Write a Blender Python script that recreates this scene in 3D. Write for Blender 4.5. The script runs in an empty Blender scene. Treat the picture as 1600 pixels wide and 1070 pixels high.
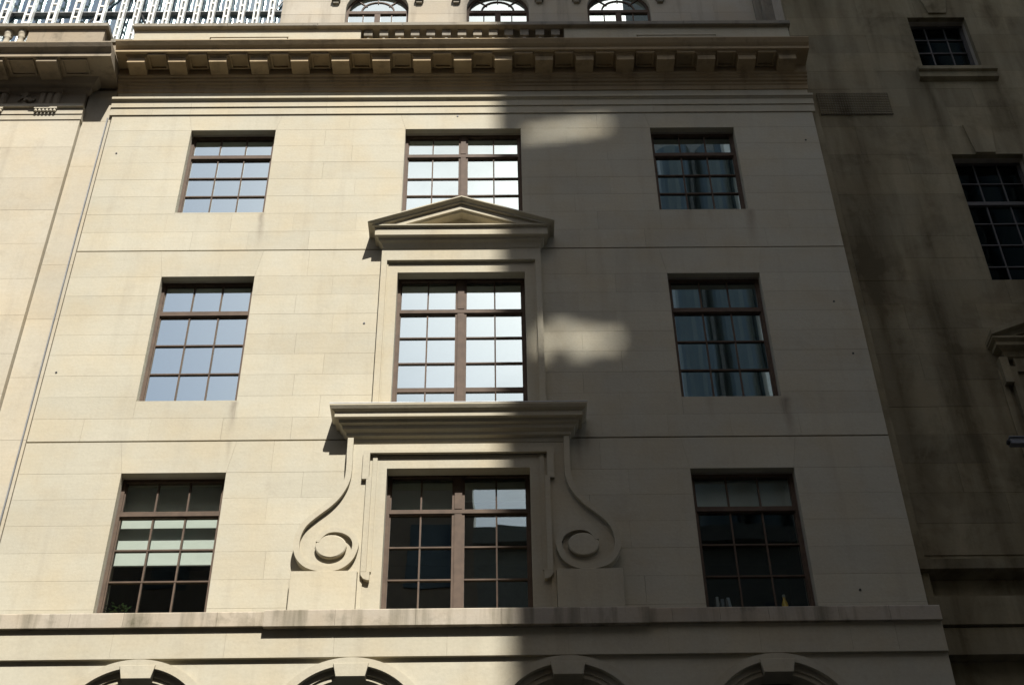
import bpy, math, random
from mathutils import Vector, Matrix
random.seed(7)
S = bpy.context.scene
COL = S.collection

# ------------------------------------------------------------------ camera
F_PX, CAM = 2222.0, Vector((0.5, -15.5, 1.6))
YAW, PITCH, ROLL = [math.radians(a) for a in (0.91422, 41.0692, -1.04972)]
cy, sy, cp, sp = math.cos(YAW), math.sin(YAW), math.cos(PITCH), math.sin(PITCH)
FW = Vector((sy*cp, cy*cp, sp)); RT0 = Vector((cy, -sy, 0)); UP0 = RT0.cross(FW)
RT = RT0*math.cos(ROLL) + UP0*math.sin(ROLL)
UP = UP0*math.cos(ROLL) - RT0*math.sin(ROLL)
cam_d = bpy.data.cameras.new('camera'); cam = bpy.data.objects.new('camera', cam_d); COL.objects.link(cam)
M = Matrix.Identity(4)
for i in range(3):
    M[i][0], M[i][1], M[i][2], M[i][3] = RT[i], UP[i], -FW[i], CAM[i]
cam.matrix_world = M
cam_d.sensor_width = 36; cam_d.lens = 36*F_PX/1600; cam_d.clip_end = 5000; cam_d.clip_start = 0.1
S.camera = cam

# ------------------------------------------------------------------ world, sun, exposure
SUN = Vector((0.24, -1.0, 1.30)).normalized()          # towards the sun
SUN_EL = math.asin(SUN.z); SUN_AZ = math.atan2(SUN.x, SUN.y)
w = bpy.data.worlds.new('World'); S.world = w; w.use_nodes = True
nt = w.node_tree; nt.nodes.clear()
def wn(t): return nt.nodes.new(t)
sky = wn('ShaderNodeTexSky'); sky.sky_type = 'NISHITA'; sky.sun_disc = False
sky.sun_elevation = SUN_EL; sky.sun_rotation = SUN_AZ
sky.air_density = 1.0; sky.dust_density = 2.0; sky.ozone_density = 1.0
tc = wn('ShaderNodeTexCoord'); mp = wn('ShaderNodeMapping'); mp.inputs['Scale'].default_value = (1.6, 1.6, 3.2)
nz = wn('ShaderNodeTexNoise'); nz.inputs['Scale'].default_value = 1.7; nz.inputs['Detail'].default_value = 6; nz.inputs['Roughness'].default_value = .55
rp = wn('ShaderNodeValToRGB'); rp.color_ramp.elements[0].position = .50; rp.color_ramp.elements[1].position = .74
mx = wn('ShaderNodeMix'); mx.data_type = 'RGBA'; mx.inputs['B'].default_value = (7.5, 7.4, 7.2, 1)
bg = wn('ShaderNodeBackground'); bg.inputs['Strength'].default_value = 0.058
out = wn('ShaderNodeOutputWorld')
nt.links.new(tc.outputs['Generated'], mp.inputs['Vector']); nt.links.new(mp.outputs[0], nz.inputs['Vector'])
nt.links.new(nz.outputs['Fac'], rp.inputs[0]); nt.links.new(rp.outputs[0], mx.inputs['Factor'])
nt.links.new(sky.outputs[0], mx.inputs['A']); nt.links.new(mx.outputs['Result'], bg.inputs[0]); nt.links.new(bg.outputs[0], out.inputs[0])
sun_d = bpy.data.lights.new('sun', 'SUN'); sun_d.energy = 5.0; sun_d.angle = math.radians(.40); sun_d.color = (1, .97, .93)
sun = bpy.data.objects.new('sun', sun_d); COL.objects.link(sun)
sun.rotation_euler = (-SUN).to_track_quat('-Z', 'Y').to_euler(); sun.location = (10, -30, 60)
S.view_settings.view_transform = 'Standard'; S.view_settings.look = 'None'
S.view_settings.gamma = 1; S.view_settings.use_curve_mapping = False
S.view_settings.exposure = 0.95

# ------------------------------------------------------------------ materials
class NB:
    def __init__(s, name):
        s.m = bpy.data.materials.new(name); s.m.use_nodes = True; s.t = s.m.node_tree; s.t.nodes.clear()
    def n(s, typ, **k):
        x = s.t.nodes.new(typ)
        for a, b in k.items(): setattr(x, a, b)
        return x
    def l(s, a, b): s.t.links.new(a, b)
    def put(s, sock, v):
        if hasattr(v, 'is_output'): s.l(v, sock)
        else: sock.default_value = v
    def math(s, op, a, b=0.0, c=0.0, clamp=False):
        x = s.n('ShaderNodeMath', operation=op, use_clamp=clamp)
        for i, v in enumerate((a, b, c)): s.put(x.inputs[i], v)
        return x.outputs[0]
    def noise(s, vec, scale, detail=4, rough=.55, dist=0):
        x = s.n('ShaderNodeTexNoise'); s.l(vec, x.inputs['Vector'])
        x.inputs['Scale'].default_value = scale; x.inputs['Detail'].default_value = detail
        x.inputs['Roughness'].default_value = rough; x.inputs['Distortion'].default_value = dist
        return x.outputs['Fac']
    def maprange(s, v, a, b, c, d):
        x = s.n('ShaderNodeMapRange'); s.put(x.inputs[0], v)
        for i, q in enumerate((a, b, c, d)): x.inputs[i+1].default_value = q
        return x.outputs[0]
    def mix(s, f, a, b, blend='MIX'):
        x = s.n('ShaderNodeMix', data_type='RGBA', blend_type=blend)
        s.put(x.inputs['Factor'], f); s.put(x.inputs['A'], a); s.put(x.inputs['B'], b)
        return x.outputs['Result']
    def scaled(s, vec, sc):
        x = s.n('ShaderNodeVectorMath', operation='MULTIPLY'); s.l(vec, x.inputs[0]); x.inputs[1].default_value = sc
        return x.outputs[0]
    def out(s, sh):
        o = s.n('ShaderNodeOutputMaterial'); s.l(sh, o.inputs[0]); return s.m

def stone_mat(name, base, stain=(.20, .165, .12), streak=.25, patch=.25, vary=.07, drips=(), soot=0.0, bump=.25, th=.53):
    base = tuple(c*.72 for c in base); stain = tuple(c*.75 for c in stain)
    b = NB(name); pos = b.n('ShaderNodeNewGeometry').outputs['Position']
    info = b.n('ShaderNodeObjectInfo').outputs['Random']
    val = b.maprange(info, 0, 1, 1-vary, 1+vary)
    big = b.noise(pos, .55, 5); val = b.math('MULTIPLY', val, b.maprange(big, .3, .7, .93, 1.05))
    grain = b.noise(pos, 26, 5, .65); val = b.math('MULTIPLY', val, b.maprange(grain, .25, .75, .94, 1.06))
    bed = b.noise(b.scaled(pos, (1.2, 1.2, 22)), 1.0, 3); val = b.math('MULTIPLY', val, b.maprange(bed, .3, .7, .98, 1.018))
    c0 = b.n('ShaderNodeRGB'); c0.outputs[0].default_value = (*base, 1)
    warm = tuple(x*y for x, y in zip(base, (1.02, .955, .86)))
    col = b.mix(b.maprange(b.noise(pos, 1.3, 3), .4, .68, 0, .75), c0.outputs[0], (*warm, 1))
    stv = b.noise(b.scaled(pos, (2.6, 2.6, .22)), 1.5, 5, .6)
    sf = b.math('MULTIPLY', b.maprange(stv, th, th+.2, 0, 1), streak)
    pt = b.math('MULTIPLY', b.maprange(b.noise(pos, 2.1, 6, .65), .56, .76, 0, 1), patch)
    f = b.math('ADD', sf, pt, clamp=True)
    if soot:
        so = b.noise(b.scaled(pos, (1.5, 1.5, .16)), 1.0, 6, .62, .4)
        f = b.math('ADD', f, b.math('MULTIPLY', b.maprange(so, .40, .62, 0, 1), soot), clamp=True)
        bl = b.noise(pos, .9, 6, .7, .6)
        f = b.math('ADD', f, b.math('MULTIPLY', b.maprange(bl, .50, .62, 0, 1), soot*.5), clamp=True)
    if drips:
        sx = b.n('ShaderNodeSeparateXYZ'); b.l(pos, sx.inputs[0])
        wob = b.math('MULTIPLY', b.math('SUBTRACT', b.noise(pos, 3.0, 3), .5), .12)
        xx = b.math('ADD', sx.outputs[0], wob)
        for (dx, zt, zb, wd, k) in drips:
            g = b.math('SUBTRACT', 1.0, b.math('DIVIDE', b.math('ABSOLUTE', b.math('SUBTRACT', xx, dx)), wd), clamp=True)
            h = b.math('MULTIPLY', b.maprange(sx.outputs[2], zb, zt, 0, 1), b.maprange(sx.outputs[2], zt+.02, zt+.01-min(1.2, .09*(zt-zb)), 0, 1))
            f = b.math('ADD', f, b.math('MULTIPLY', b.math('MULTIPLY', g, h), k), clamp=True)
    col = b.mix(f, col, (*stain, 1))
    comb = b.n('ShaderNodeCombineColor')
    for i in range(3): b.l(val, comb.inputs[i])
    col = b.mix(1.0, col, comb.outputs[0], 'MULTIPLY')
    bs = b.n('ShaderNodeBsdfPrincipled'); b.l(col, bs.inputs['Base Color'])
    bs.inputs['Roughness'].default_value = .88; bs.inputs['Specular IOR Level'].default_value = .25
    bp = b.n('ShaderNodeBump'); bp.inputs['Strength'].default_value = bump; bp.inputs['Distance'].default_value = .012
    hh = b.math('ADD', b.math('MULTIPLY', grain, .6), b.noise(pos, 7, 4))
    b.l(hh, bp.inputs['Height']); b.l(bp.outputs[0], bs.inputs['Normal'])
    return b.out(bs.outputs[0])

def plain(name, col, rough=.6, metal=0.0, var=.12, scale=6, spec=.4):
    b = NB(name); pos = b.n('ShaderNodeNewGeometry').outputs['Position']
    n = b.noise(pos, scale, 4)
    lo = tuple(c*(1-var) for c in col); hi = tuple(min(1, c*(1+var)) for c in col)
    c = b.mix(b.maprange(n, .3, .7, 0, 1), (*lo, 1), (*hi, 1))
    bs = b.n('ShaderNodeBsdfPrincipled'); b.l(c, bs.inputs['Base Color'])
    bs.inputs['Roughness'].default_value = rough; bs.inputs['Metallic'].default_value = metal
    bs.inputs['Specular IOR Level'].default_value = spec
    return b.out(bs.outputs[0])

def glass_mat(name, refl, tint, rough=.0, wav=.0):
    b = NB(name); pos = b.n('ShaderNodeNewGeometry').outputs['Position']
    g = b.n('ShaderNodeBsdfGlossy'); g.inputs['Roughness'].default_value = rough; g.inputs['Color'].default_value = (.83, .98, 1, 1)
    t = b.n('ShaderNodeBsdfTransparent'); t.inputs['Color'].default_value = (*tint, 1)
    lw = b.n('ShaderNodeLayerWeight'); lw.inputs[0].default_value = .5
    f = b.math('ADD', b.math('MULTIPLY', b.math('POWER', lw.outputs['Facing'], 4.0), .9), refl, clamp=True)
    if wav:
        bp = b.n('ShaderNodeBump'); bp.inputs['Strength'].default_value = 1; bp.inputs['Distance'].default_value = wav
        b.l(b.noise(pos, 1.1, 2), bp.inputs['Height']); b.l(bp.outputs[0], g.inputs['Normal'])
    mxs = b.n('ShaderNodeMixShader'); b.l(f, mxs.inputs[0]); b.l(t.outputs[0], mxs.inputs[1]); b.l(g.outputs[0], mxs.inputs[2])
    return b.out(mxs.outputs[0])

LIME = (.53, .49, .375)
DR = [(-3.13, 17.86, 17.05, .07, .65), (-3.14, 14.08, 13.40, .075, .7), (-3.13, 13.38, 12.9, .05, .4), (4.52, 17.86, 17.05, .10, .6), (4.56, 14.08, 13.2, .09, .75),
      (3.55, 17.86, 17.3, .10, .3), (3.9, 17.86, 17.35, .06, .25), (1.63, 13.62, 12.75, .06, .6), (1.75, 13.5, 13.05, .05, .4), (3.5, 14.08, 13.6, .08, .25), (-3.13, 20.2, 19.9, .05, .2)]
M_WALL = stone_mat('limestone_ashlar', LIME, drips=DR, streak=.14, patch=.13, vary=.04)
M_TRIM = stone_mat('limestone_moulding', (.53, .482, .36), streak=.15, patch=.12, vary=.03)
M_CORN = stone_mat('limestone_cornice', (.45, .345, .205), stain=(.12, .085, .05), streak=.5, patch=.25, vary=.04)
M_LEDGE = stone_mat('limestone_ledge_mossy', (.48, .42, .325), stain=(.13, .115, .07), streak=.75, patch=.65, vary=.07, th=.46)
M_COPE = stone_mat('limestone_coping_weathered', (.30, .27, .21), stain=(.07, .065, .05), streak=.6, patch=.8, vary=.06)
M_LEFT = stone_mat('portland_stone_neighbour', (.53, .478, .365), streak=.2, patch=.22, vary=.06)
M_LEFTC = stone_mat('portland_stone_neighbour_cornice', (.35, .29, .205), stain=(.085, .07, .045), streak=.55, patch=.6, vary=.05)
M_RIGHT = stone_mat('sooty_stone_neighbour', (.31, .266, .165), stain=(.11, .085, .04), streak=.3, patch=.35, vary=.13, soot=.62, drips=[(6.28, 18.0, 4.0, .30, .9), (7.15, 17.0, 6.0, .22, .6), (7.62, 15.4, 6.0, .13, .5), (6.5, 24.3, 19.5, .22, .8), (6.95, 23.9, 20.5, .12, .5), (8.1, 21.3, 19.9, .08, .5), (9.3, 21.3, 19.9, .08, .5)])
M_ATTIC = stone_mat('attic_stone', (.47, .42, .33), stain=(.17, .14, .10), streak=.45, patch=.2, vary=.07)
M_BACK = plain('wall_core', (.30, .265, .21), .95)
M_FRAME = plain('bronze_window_frame', (.082, .055, .036), .7, 0, .18, 9, .2)
M_FRAMED = plain('dark_window_frame', (.05, .045, .04), .5, 0, .2, 9)
M_GLASS = glass_mat('window_glass_coated', .62, (.40, .44, .43), .0, .0004)
M_GLASS1 = glass_mat('window_glass_clear', .05, (.93, .96, .94), .0, .0012)
M_GLASS2 = glass_mat('window_glass_part_coated', .19, (.80, .84, .82), .0, .0012)
M_GLASSD = glass_mat('window_glass_dark', .03, (.45, .48, .46), .0, .002)
M_ROOM = plain('dim_room', (.035, .036, .034), .95)
M_BLIND = plain('white_roller_blind', (.46, .46, .42), .9, 0, .04)
M_SILL = plain('room_sill', (.12, .11, .10), .7)
M_IRON = plain('black_iron', (.025, .025, .025), .5, .3)
M_LEAD = plain('grey_lead', (.16, .16, .155), .6, .2, .3, 3)
M_LEADL = plain('pale_lead', (.40, .40, .38), .6, .1, .25, 3)
M_WHITE = plain('white_fin_metal', (.60, .585, .53), .45, 0, .06)
M_TGLASS = glass_mat('tower_glass', .35, (.45, .52, .56), .01, .03)
M_TBODY = plain('tower_interior', (.20, .25, .29), .8, 0, .4, .6)
M_ASPH = plain('asphalt', (.05, .05, .052), .9, 0, .25, 3)
M_PAVE = plain('paving', (.20, .19, .175), .9, 0, .2, 2)
M_OPP = [plain('brown_brick_opposite', (.16, .115, .085), .9), plain('grey_stone_opposite', (.22, .205, .18), .9), plain('dark_stone_opposite', (.13, .12, .105), .9)]
M_OPW = plain('opposite_window_pane', (.02, .025, .03), .08, 0, .1, 2, .6)
M_BAY = plain('dark_glass_bay', (.13, .145, .13), .28, .75, .1, .3)
M_CONC = plain('tower_concrete', (.20, .195, .18), .85)
M_LEAF = plain('leaf_green', (.06, .13, .035), .6, 0, .4, 20)
M_POT = plain('terracotta', (.30, .13, .07), .8)
M_PLAST = plain('grey_plastic', (.16, .165, .17), .5)

# ------------------------------------------------------------------ mesh helpers
WL = {}
def link(o, parent, wl):
    COL.objects.link(o); WL[o.name] = Vector(wl)
    if parent is not None:
        o.parent = parent; o.location = Vector(wl) - WL[parent.name]
    else: o.location = wl
    return o
def empty(name, loc, label, cat, group=None):
    o = bpy.data.objects.new(name, None); link(o, None, loc)
    o['label'] = label; o['category'] = cat
    if group: o['group'] = group
    return o
CACHE = {}
def make(name, V, Fc, mat, parent, smooth=False, cache=False):
    lo = [min(v[i] for v in V) for i in range(3)]; hi = [max(v[i] for v in V) for i in range(3)]
    c = [(a+b)/2 for a, b in zip(lo, hi)]
    L = [tuple(v[i]-c[i] for i in range(3)) for v in V]
    key = (mat.name, tuple(tuple(round(x, 3) for x in v) for v in L)) if cache else None
    me = CACHE.get(key) if cache else None
    if me is None:
        me = bpy.data.meshes.new(name); me.from_pydata(L, [], Fc); me.materials.append(mat)
        me.validate()
        if smooth:
            for p in me.polygons: p.use_smooth = True
        if cache: CACHE[key] = me
    o = bpy.data.objects.new(name, me)
    return link(o, parent, c)
class MB:
    def __init__(s): s.v = []; s.f = []
    def add(s, V, Fc):
        k = len(s.v); s.v += [tuple(p) for p in V]; s.f += [tuple(i+k for i in q) for q in Fc]; return s
    def box(s, x0, x1, y0, y1, z0, z1):
        return s.add([(x0,y0,z0),(x1,y0,z0),(x1,y1,z0),(x0,y1,z0),(x0,y0,z1),(x1,y0,z1),(x1,y1,z1),(x0,y1,z1)],
                     [(0,1,5,4),(1,2,6,5),(2,3,7,6),(3,0,4,7),(4,5,6,7),(3,2,1,0)])
    def bevbox(s, x0, x1, y0, y1, z0, z1, c):
        # front edges chamfered (front is y0)
        V = [(x0+c,y0,z0+c),(x1-c,y0,z0+c),(x1-c,y0,z1-c),(x0+c,y0,z1-c),(x0,y0+c,z0),(x1,y0+c,z0),(x1,y0+c,z1),(x0,y0+c,z1),(x0,y1,z0),(x1,y1,z0),(x1,y1,z1),(x0,y1,z1)]
        Fc = [(0,1,2,3)]
        for i in range(4):
            j = (i+1) % 4; Fc += [(4+i,4+j,j,i),(8+i,8+j,4+j,4+i)]
        Fc.append((11,10,9,8))
        return s.add(V, Fc)
    def prism(s, pts, y0, y1, c=0.0):
        # polygon in (x,z), counter-clockwise seen from the street; y0 = front, y1 = back
        n = len(pts)
        if c:
            cx = sum(p[0] for p in pts)/n; cz = sum(p[1] for p in pts)/n
            fr = [(x + (c if x < cx else -c), z + (c if z < cz else -c)) for x, z in pts]
            V = [(x,y0,z) for x, z in fr] + [(x,y0+c,z) for x, z in pts] + [(x,y1,z) for x, z in pts]; k = 3
        else:
            V = [(x,y0,z) for x, z in pts] + [(x,y1,z) for x, z in pts]; k = 2
        Fc = [tuple(range(n))]
        for q in range(k-1):
            for i in range(n):
                j = (i+1) % n; Fc.append(((q+1)*n+i, (q+1)*n+j, q*n+j, q*n+i))
        Fc.append(tuple(reversed(range((k-1)*n, k*n))))
        return s.add(V, Fc)
    def ring(s, cx, cz, r0, r1, y0, y1, a0, a1, n):
        V = []; Fc = []
        for i in range(n+1):
            a = a0+(a1-a0)*i/n; c, d = math.cos(a), math.sin(a)
            V += [(cx+r0*c,y0,cz+r0*d),(cx+r1*c,y0,cz+r1*d),(cx+r1*c,y1,cz+r1*d),(cx+r0*c,y1,cz+r0*d)]
        for i in range(n):
            for j in range(4): Fc.append((4*i+j, 4*i+(j+1) % 4, 4*i+4+(j+1) % 4, 4*i+4+j))
        Fc += [(3,2,1,0), (4*n,4*n+1,4*n+2,4*n+3)]
        return s.add(V, Fc)
    def lathe(s, cx, cyy, prof, n=12):
        # prof: (r, z) list around a vertical axis
        V = []; Fc = []
        for r, z in prof:
            for i in range(n):
                a = 2*math.pi*i/n; V.append((cx+r*math.cos(a), cyy+r*math.sin(a), z))
        for k in range(len(prof)-1):
            for i in range(n):
                j = (i+1) % n; Fc.append((k*n+i, k*n+j, (k+1)*n+j, (k+1)*n+i))
        Fc += [tuple(reversed(range(n))), tuple(range((len(prof)-1)*n, len(prof)*n))]
        return s.add(V, Fc)
    def tube(s, pts, r, n=8):
        pts = [Vector(p) for p in pts]; V = []; Fc = []
        for i, p in enumerate(pts):
            t = (pts[min(i+1, len(pts)-1)] - pts[max(i-1, 0)]).normalized()
            a = t.cross(Vector((0.31, .2, .93))).normalized(); bb = t.cross(a)
            for k in range(n):
                q = 2*math.pi*k/n; V.append(tuple(p + a*math.cos(q)*r + bb*math.sin(q)*r))
        for i in range(len(pts)-1):
            for k in range(n):
                j = (k+1) % n; Fc.append((i*n+k, i*n+j, (i+1)*n+j, (i+1)*n+k))
        Fc += [tuple(reversed(range(n))), tuple(range((len(pts)-1)*n, len(pts)*n))]
        return s.add(V, Fc)
    def moulding(s, prof, x0, x1, back=.03, ret=False, y=0.0, seg=0):
        # prof: (P, z) from the lower wall line to the upper one; front at y - P; ret: mitred ends
        pr = [(-back, prof[0][1])] + list(prof) + [(-back, prof[-1][1])]
        n = len(pr); cols = []
        if ret:
            cols = [[(x0-max(P, -back), y+back, z) for P, z in pr], [(x0-P, y-P, z) for P, z in pr],
                    [(x1+P, y-P, z) for P, z in pr], [(x1+max(P, -back), y+back, z) for P, z in pr]]
        else: cols = [[(x0, y-P, z) for P, z in pr], [(x1, y-P, z) for P, z in pr]]
        V = [p for c in cols for p in c]; Fc = []
        for c in range(len(cols)-1):
            for i in range(n):
                j = (i+1) % n; Fc.append((c*n+i, (c+1)*n+i, (c+1)*n+j, c*n+j))
        Fc += [tuple(range(n)), tuple(reversed(range((len(cols)-1)*n, len(cols)*n)))]
        return s.add(V, Fc)
    def ribbon(s, pts, wd, y0, y1):
        # band of width wd along a path in (x,z), with depth
        n = len(pts); L = []; R_ = []
        for i, p in enumerate(pts):
            a = pts[max(i-1, 0)]; b = pts[min(i+1, n-1)]
            tx, tz = b[0]-a[0], b[1]-a[1]; l = math.hypot(tx, tz) or 1
            nx, nz_ = -tz/l, tx/l; ww = wd[i] if isinstance(wd, list) else wd
            L.append((p[0]+nx*ww/2, p[1]+nz_*ww/2)); R_.append((p[0]-nx*ww/2, p[1]-nz_*ww/2))
        V = []; Fc = []
        for i in range(n): V += [(L[i][0],y0,L[i][1]),(R_[i][0],y0,R_[i][1]),(R_[i][0],y1,R_[i][1]),(L[i][0],y1,L[i][1])]
        for i in range(n-1):
            for j in range(4): Fc.append((4*i+j, 4*i+(j+1) % 4, 4*i+4+(j+1) % 4, 4*i+4+j))
        Fc += [(3,2,1,0), (4*n-4,4*n-3,4*n-2,4*n-1)]
        return s.add(V, Fc)
    def build(s, name, mat, parent, smooth=False, cache=False): return make(name, s.v, s.f, mat, parent, smooth, cache)

def smooth_path(pts, k=5):
    o = []
    for i in range(len(pts)-1):
        p0 = pts[max(i-1, 0)]; p1 = pts[i]; p2 = pts[i+1]; p3 = pts[min(i+2, len(pts)-1)]
        for j in range(k):
            t = j/k
            o.append(tuple(.5*((2*p1[d]) + (-p0[d]+p2[d])*t + (2*p0[d]-5*p1[d]+4*p2[d]-p3[d])*t*t + (-p0[d]+3*p1[d]-3*p2[d]+p3[d])*t**3) for d in (0, 1)))
    o.append(tuple(pts[-1])); return o

G, CH = .0007, .0010
def stone(parent, mat, x0, x1, z0, z1, y, depth=.10, jit=.0):
    d = random.uniform(-jit, jit)
    MB().bevbox(round(x0+G, 3), round(x1-G, 3), y+d, y+depth, round(z0+G, 3), round(z1-G, 3), CH).build('stone', mat, parent, cache=True)
def stone_poly(parent, mat, pts, y, depth=.10):
    n = len(pts); cx = sum(p[0] for p in pts)/n; cz = sum(p[1] for p in pts)/n
    MB().prism([(x + (G if x < cx else -G), z + (G if z < cz else -G)) for x, z in pts], y, y+depth, CH).build('stone', mat, parent, cache=True)
def split_len(a, b, L, off):
    """joint positions between a and b with stones about L long"""
    n = max(1, round((b-a)/L))
    if n == 1: return [a, b]
    st = (b-a)/n; xs = [a]
    for i in range(1, n): xs.append(a + st*(i + (off if (b-a) > 1.3*L else 0)) + random.uniform(-.07, .07)*st)
    return xs + [b]
def ashlar(parent, mat, X0, X1, zs, holes, y, L, lintels=(), depth=.10, jit=.0):
    """courses of stones with rectangular holes; lintels: (course index, x0, x1, splay)"""
    for ci in range(len(zs)-1):
        z0, z1 = zs[ci], zs[ci+1]; off = .25 if ci % 2 else -.25
        cuts = [h for h in holes if h[2] < z1-.01 and h[3] > z0+.01]
        cuts.sort(); segs = []; x = X0
        for h in cuts:
            if h[0] > x: segs.append((x, h[0]))
            for a, b in ((z0, h[2]), (h[3], z1)):
                if b-a > .03:
                    xs = split_len(max(h[0], X0), min(h[1], X1), L, 0)
                    for i in range(len(xs)-1): stone(parent, mat, xs[i], xs[i+1], a, b, y, depth, jit)
            x = h[1]
        if x < X1: segs.append((x, X1))
        lt = sorted([l for l in lintels if l[0] == ci], key=lambda l: l[1])
        for a, b in segs:
            cur = a; csp = 0.0
            for (_, l0, l1, spl) in lt:
                if l0 <= a-.001 or l1 >= b+.001: continue
                xs = split_len(cur, l0, L, off*.5)
                for i in range(len(xs)-1):
                    bl, tl = xs[i], xs[i] + (csp if i == 0 else 0); br, tr = xs[i+1], xs[i+1] - (spl if i == len(xs)-2 else 0)
                    stone_poly(parent, mat, [(bl, z0), (br, z0), (tr, z1), (tl, z1)], y, depth)
                stone_poly(parent, mat, [(l0, z0), (l1, z0), (l1+spl, z1), (l0-spl, z1)], y, depth)
                cur = l1; csp = spl
            xs = split_len(cur, b, L, off)
            for i in range(len(xs)-1):
                if i == 0 and csp: stone_poly(parent, mat, [(xs[0], z0), (xs[1], z0), (xs[1], z1), (xs[0]+csp, z1)], y, depth)
                else: stone(parent, mat, xs[i], xs[i+1], z0, z1, y, depth, jit)
def core(name, mat, parent, X0, X1, Z0, Z1, holes, y0, y1):
    xs = sorted({X0, X1} | {v for h in holes for v in h[:2] if X0 < v < X1}); zs = sorted({Z0, Z1} | {v for h in holes for v in h[2:4] if Z0 < v < Z1})
    m = MB()
    for i in range(len(xs)-1):
        run = None
        for k in range(len(zs)-1):
            cx, cz = (xs[i]+xs[i+1])/2, (zs[k]+zs[k+1])/2
            inh = any(h[0] < cx < h[1] and h[2] < cz < h[3] for h in holes)
            if not inh: run = (run[0], zs[k+1]) if run else (zs[k], zs[k+1])
            if inh or k == len(zs)-2:
                if run: m.box(xs[i], xs[i+1], y0, y1, run[0], run[1])
                run = None
    return m.build(name, mat, parent)

# ------------------------------------------------------------------ window builder
def window(parent, x0, x1, z0, z1, cols, rows, transom=None, mull=None, y=.148, mat=None, glass=None, room=True, thick=None, bar=.022):
    """cols: x of thin upright bars, rows: z of thin level bars (below the transom), transom (za, zb), mull (xa, xb)"""
    mat = mat or M_FRAME; glass = glass or M_GLASS; fw = .045
    m = MB(); m.box(x0, x0+fw, y, y+.08, z0, z1).box(x1-fw, x1, y, y+.08, z0, z1).box(x0+fw, x1-fw, y, y+.08, z1-fw, z1).box(x0+fw, x1-fw, y+.002, y+.08, z0, z0+fw)
    m.box(x0+fw, x0+fw+.018, y+.02, y+.07, z0+fw, z1-fw).box(x1-fw-.018, x1-fw, y+.02, y+.07, z0+fw, z1-fw)
    W = m.build('window', mat, parent)
    ix0, ix1, iz0, iz1 = x0+fw+.018, x1-fw-.018, z0+fw, z1-fw
    zones = [(iz0, iz1)]
    if transom:
        t = MB(); za, zb = transom
        t.box(x0+fw, x1-fw, y-.012, y+.075, za+.012, zb-.012).box(x0+fw, x1-fw, y+.006, y+.07, za, za+.012).box(x0+fw, x1-fw, y+.006, y+.07, zb-.012, zb)
        t.build('transom', mat, W); zones = [(iz0, za), (zb, iz1)]
    bays = [(ix0, ix1)]
    if mull:
        a, b = mull
        for q, (za, zb) in enumerate(zones):
            t = MB(); t.box(a, b, y+.004, y+.075, za, zb).box(a+.035, b-.035, y-.016, y+.004, za, zb); t.build('mullion', mat, W)
        bays = [(ix0, a), (b, ix1)]
    for zi, (za, zb) in enumerate(zones):
        rz = [r for r in rows if za+.05 < r < zb-.05]
        zz = [za] + rz + [zb]
        for (a, b) in bays:
            cx = [c for c in cols if a+.05 < c < b-.05]
            for c in cx: MB().box(c-bar/2, c+bar/2, y+.018, y+.062, za, zb).build('glazing_bar', mat, W, cache=True)
            for r in rz:
                h = thick[1] if thick and abs(r-thick[0]) < .01 else bar
                MB().box(a, b, y+.014, y+.066, r-h/2, r+h/2).build('glazing_bar', mat, W, cache=True)
            xx = [a] + cx + [b]
            for i in range(len(xx)-1):
                for k in range(len(zz)-1):
                    ta, tb = random.gauss(0, .0016), random.gauss(0, .0016)
                    pw, ph = (xx[i+1]-xx[i])/2, (zz[k+1]-zz[k])/2
                    def yy(sx, sz): return y+.038 + sx*pw*ta + sz*ph*tb
                    V = []
                    for dy in (0, .005):
                        for sx, sz in ((-1,-1),(1,-1),(1,1),(-1,1)): V.append((xx[i]+pw+sx*pw, yy(sx, sz)+dy, zz[k]+ph+sz*ph))
                    make('pane', V, [(0,1,2,3),(1,0,4,5),(2,1,5,6),(3,2,6,7),(0,3,7,4),(7,6,5,4)], glass, W)
    if room:
        r = MB(); d = y+.085; a, b, e, f = x0-.35, x1+.35, z0-.35, z1+.25
        r.add([(a,d,e),(b,d,e),(b,d+2.6,e),(a,d+2.6,e),(a,d,f),(b,d,f),(b,d+2.6,f),(a,d+2.6,f)], [(0,1,2,3),(7,6,5,4),(0,3,7,4),(1,5,6,2),(3,2,6,7)])
        # the inner face of the wall round the opening
        r.add([(a,d,e),(b,d,e),(b,d,f),(a,d,f),(x0,d,z0),(x1,d,z0),(x1,d,z1),(x0,d,z1)], [(0,4,5,1),(1,5,6,2),(2,6,7,3),(3,7,4,0)])
        r.build('room', M_ROOM, W)
    return W

# ================================================================== ground
def structure(o): o['kind'] = 'structure'; return o
structure(MB().box(-600, 600, -600, 600, -.5, 0).build('ground', M_PAVE, None))
structure(MB().box(-300, 300, -13.2, -2.6, -.3, .004).build('road', M_ASPH, None))
structure(MB().box(-300, 300, -2.6, .6, -.3, .13).build('pavement', M_PAVE, None))
structure(MB().box(-300, 300, -18.3, -13.2, -.3, .13).build('far_pavement', M_PAVE, None))

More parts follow.
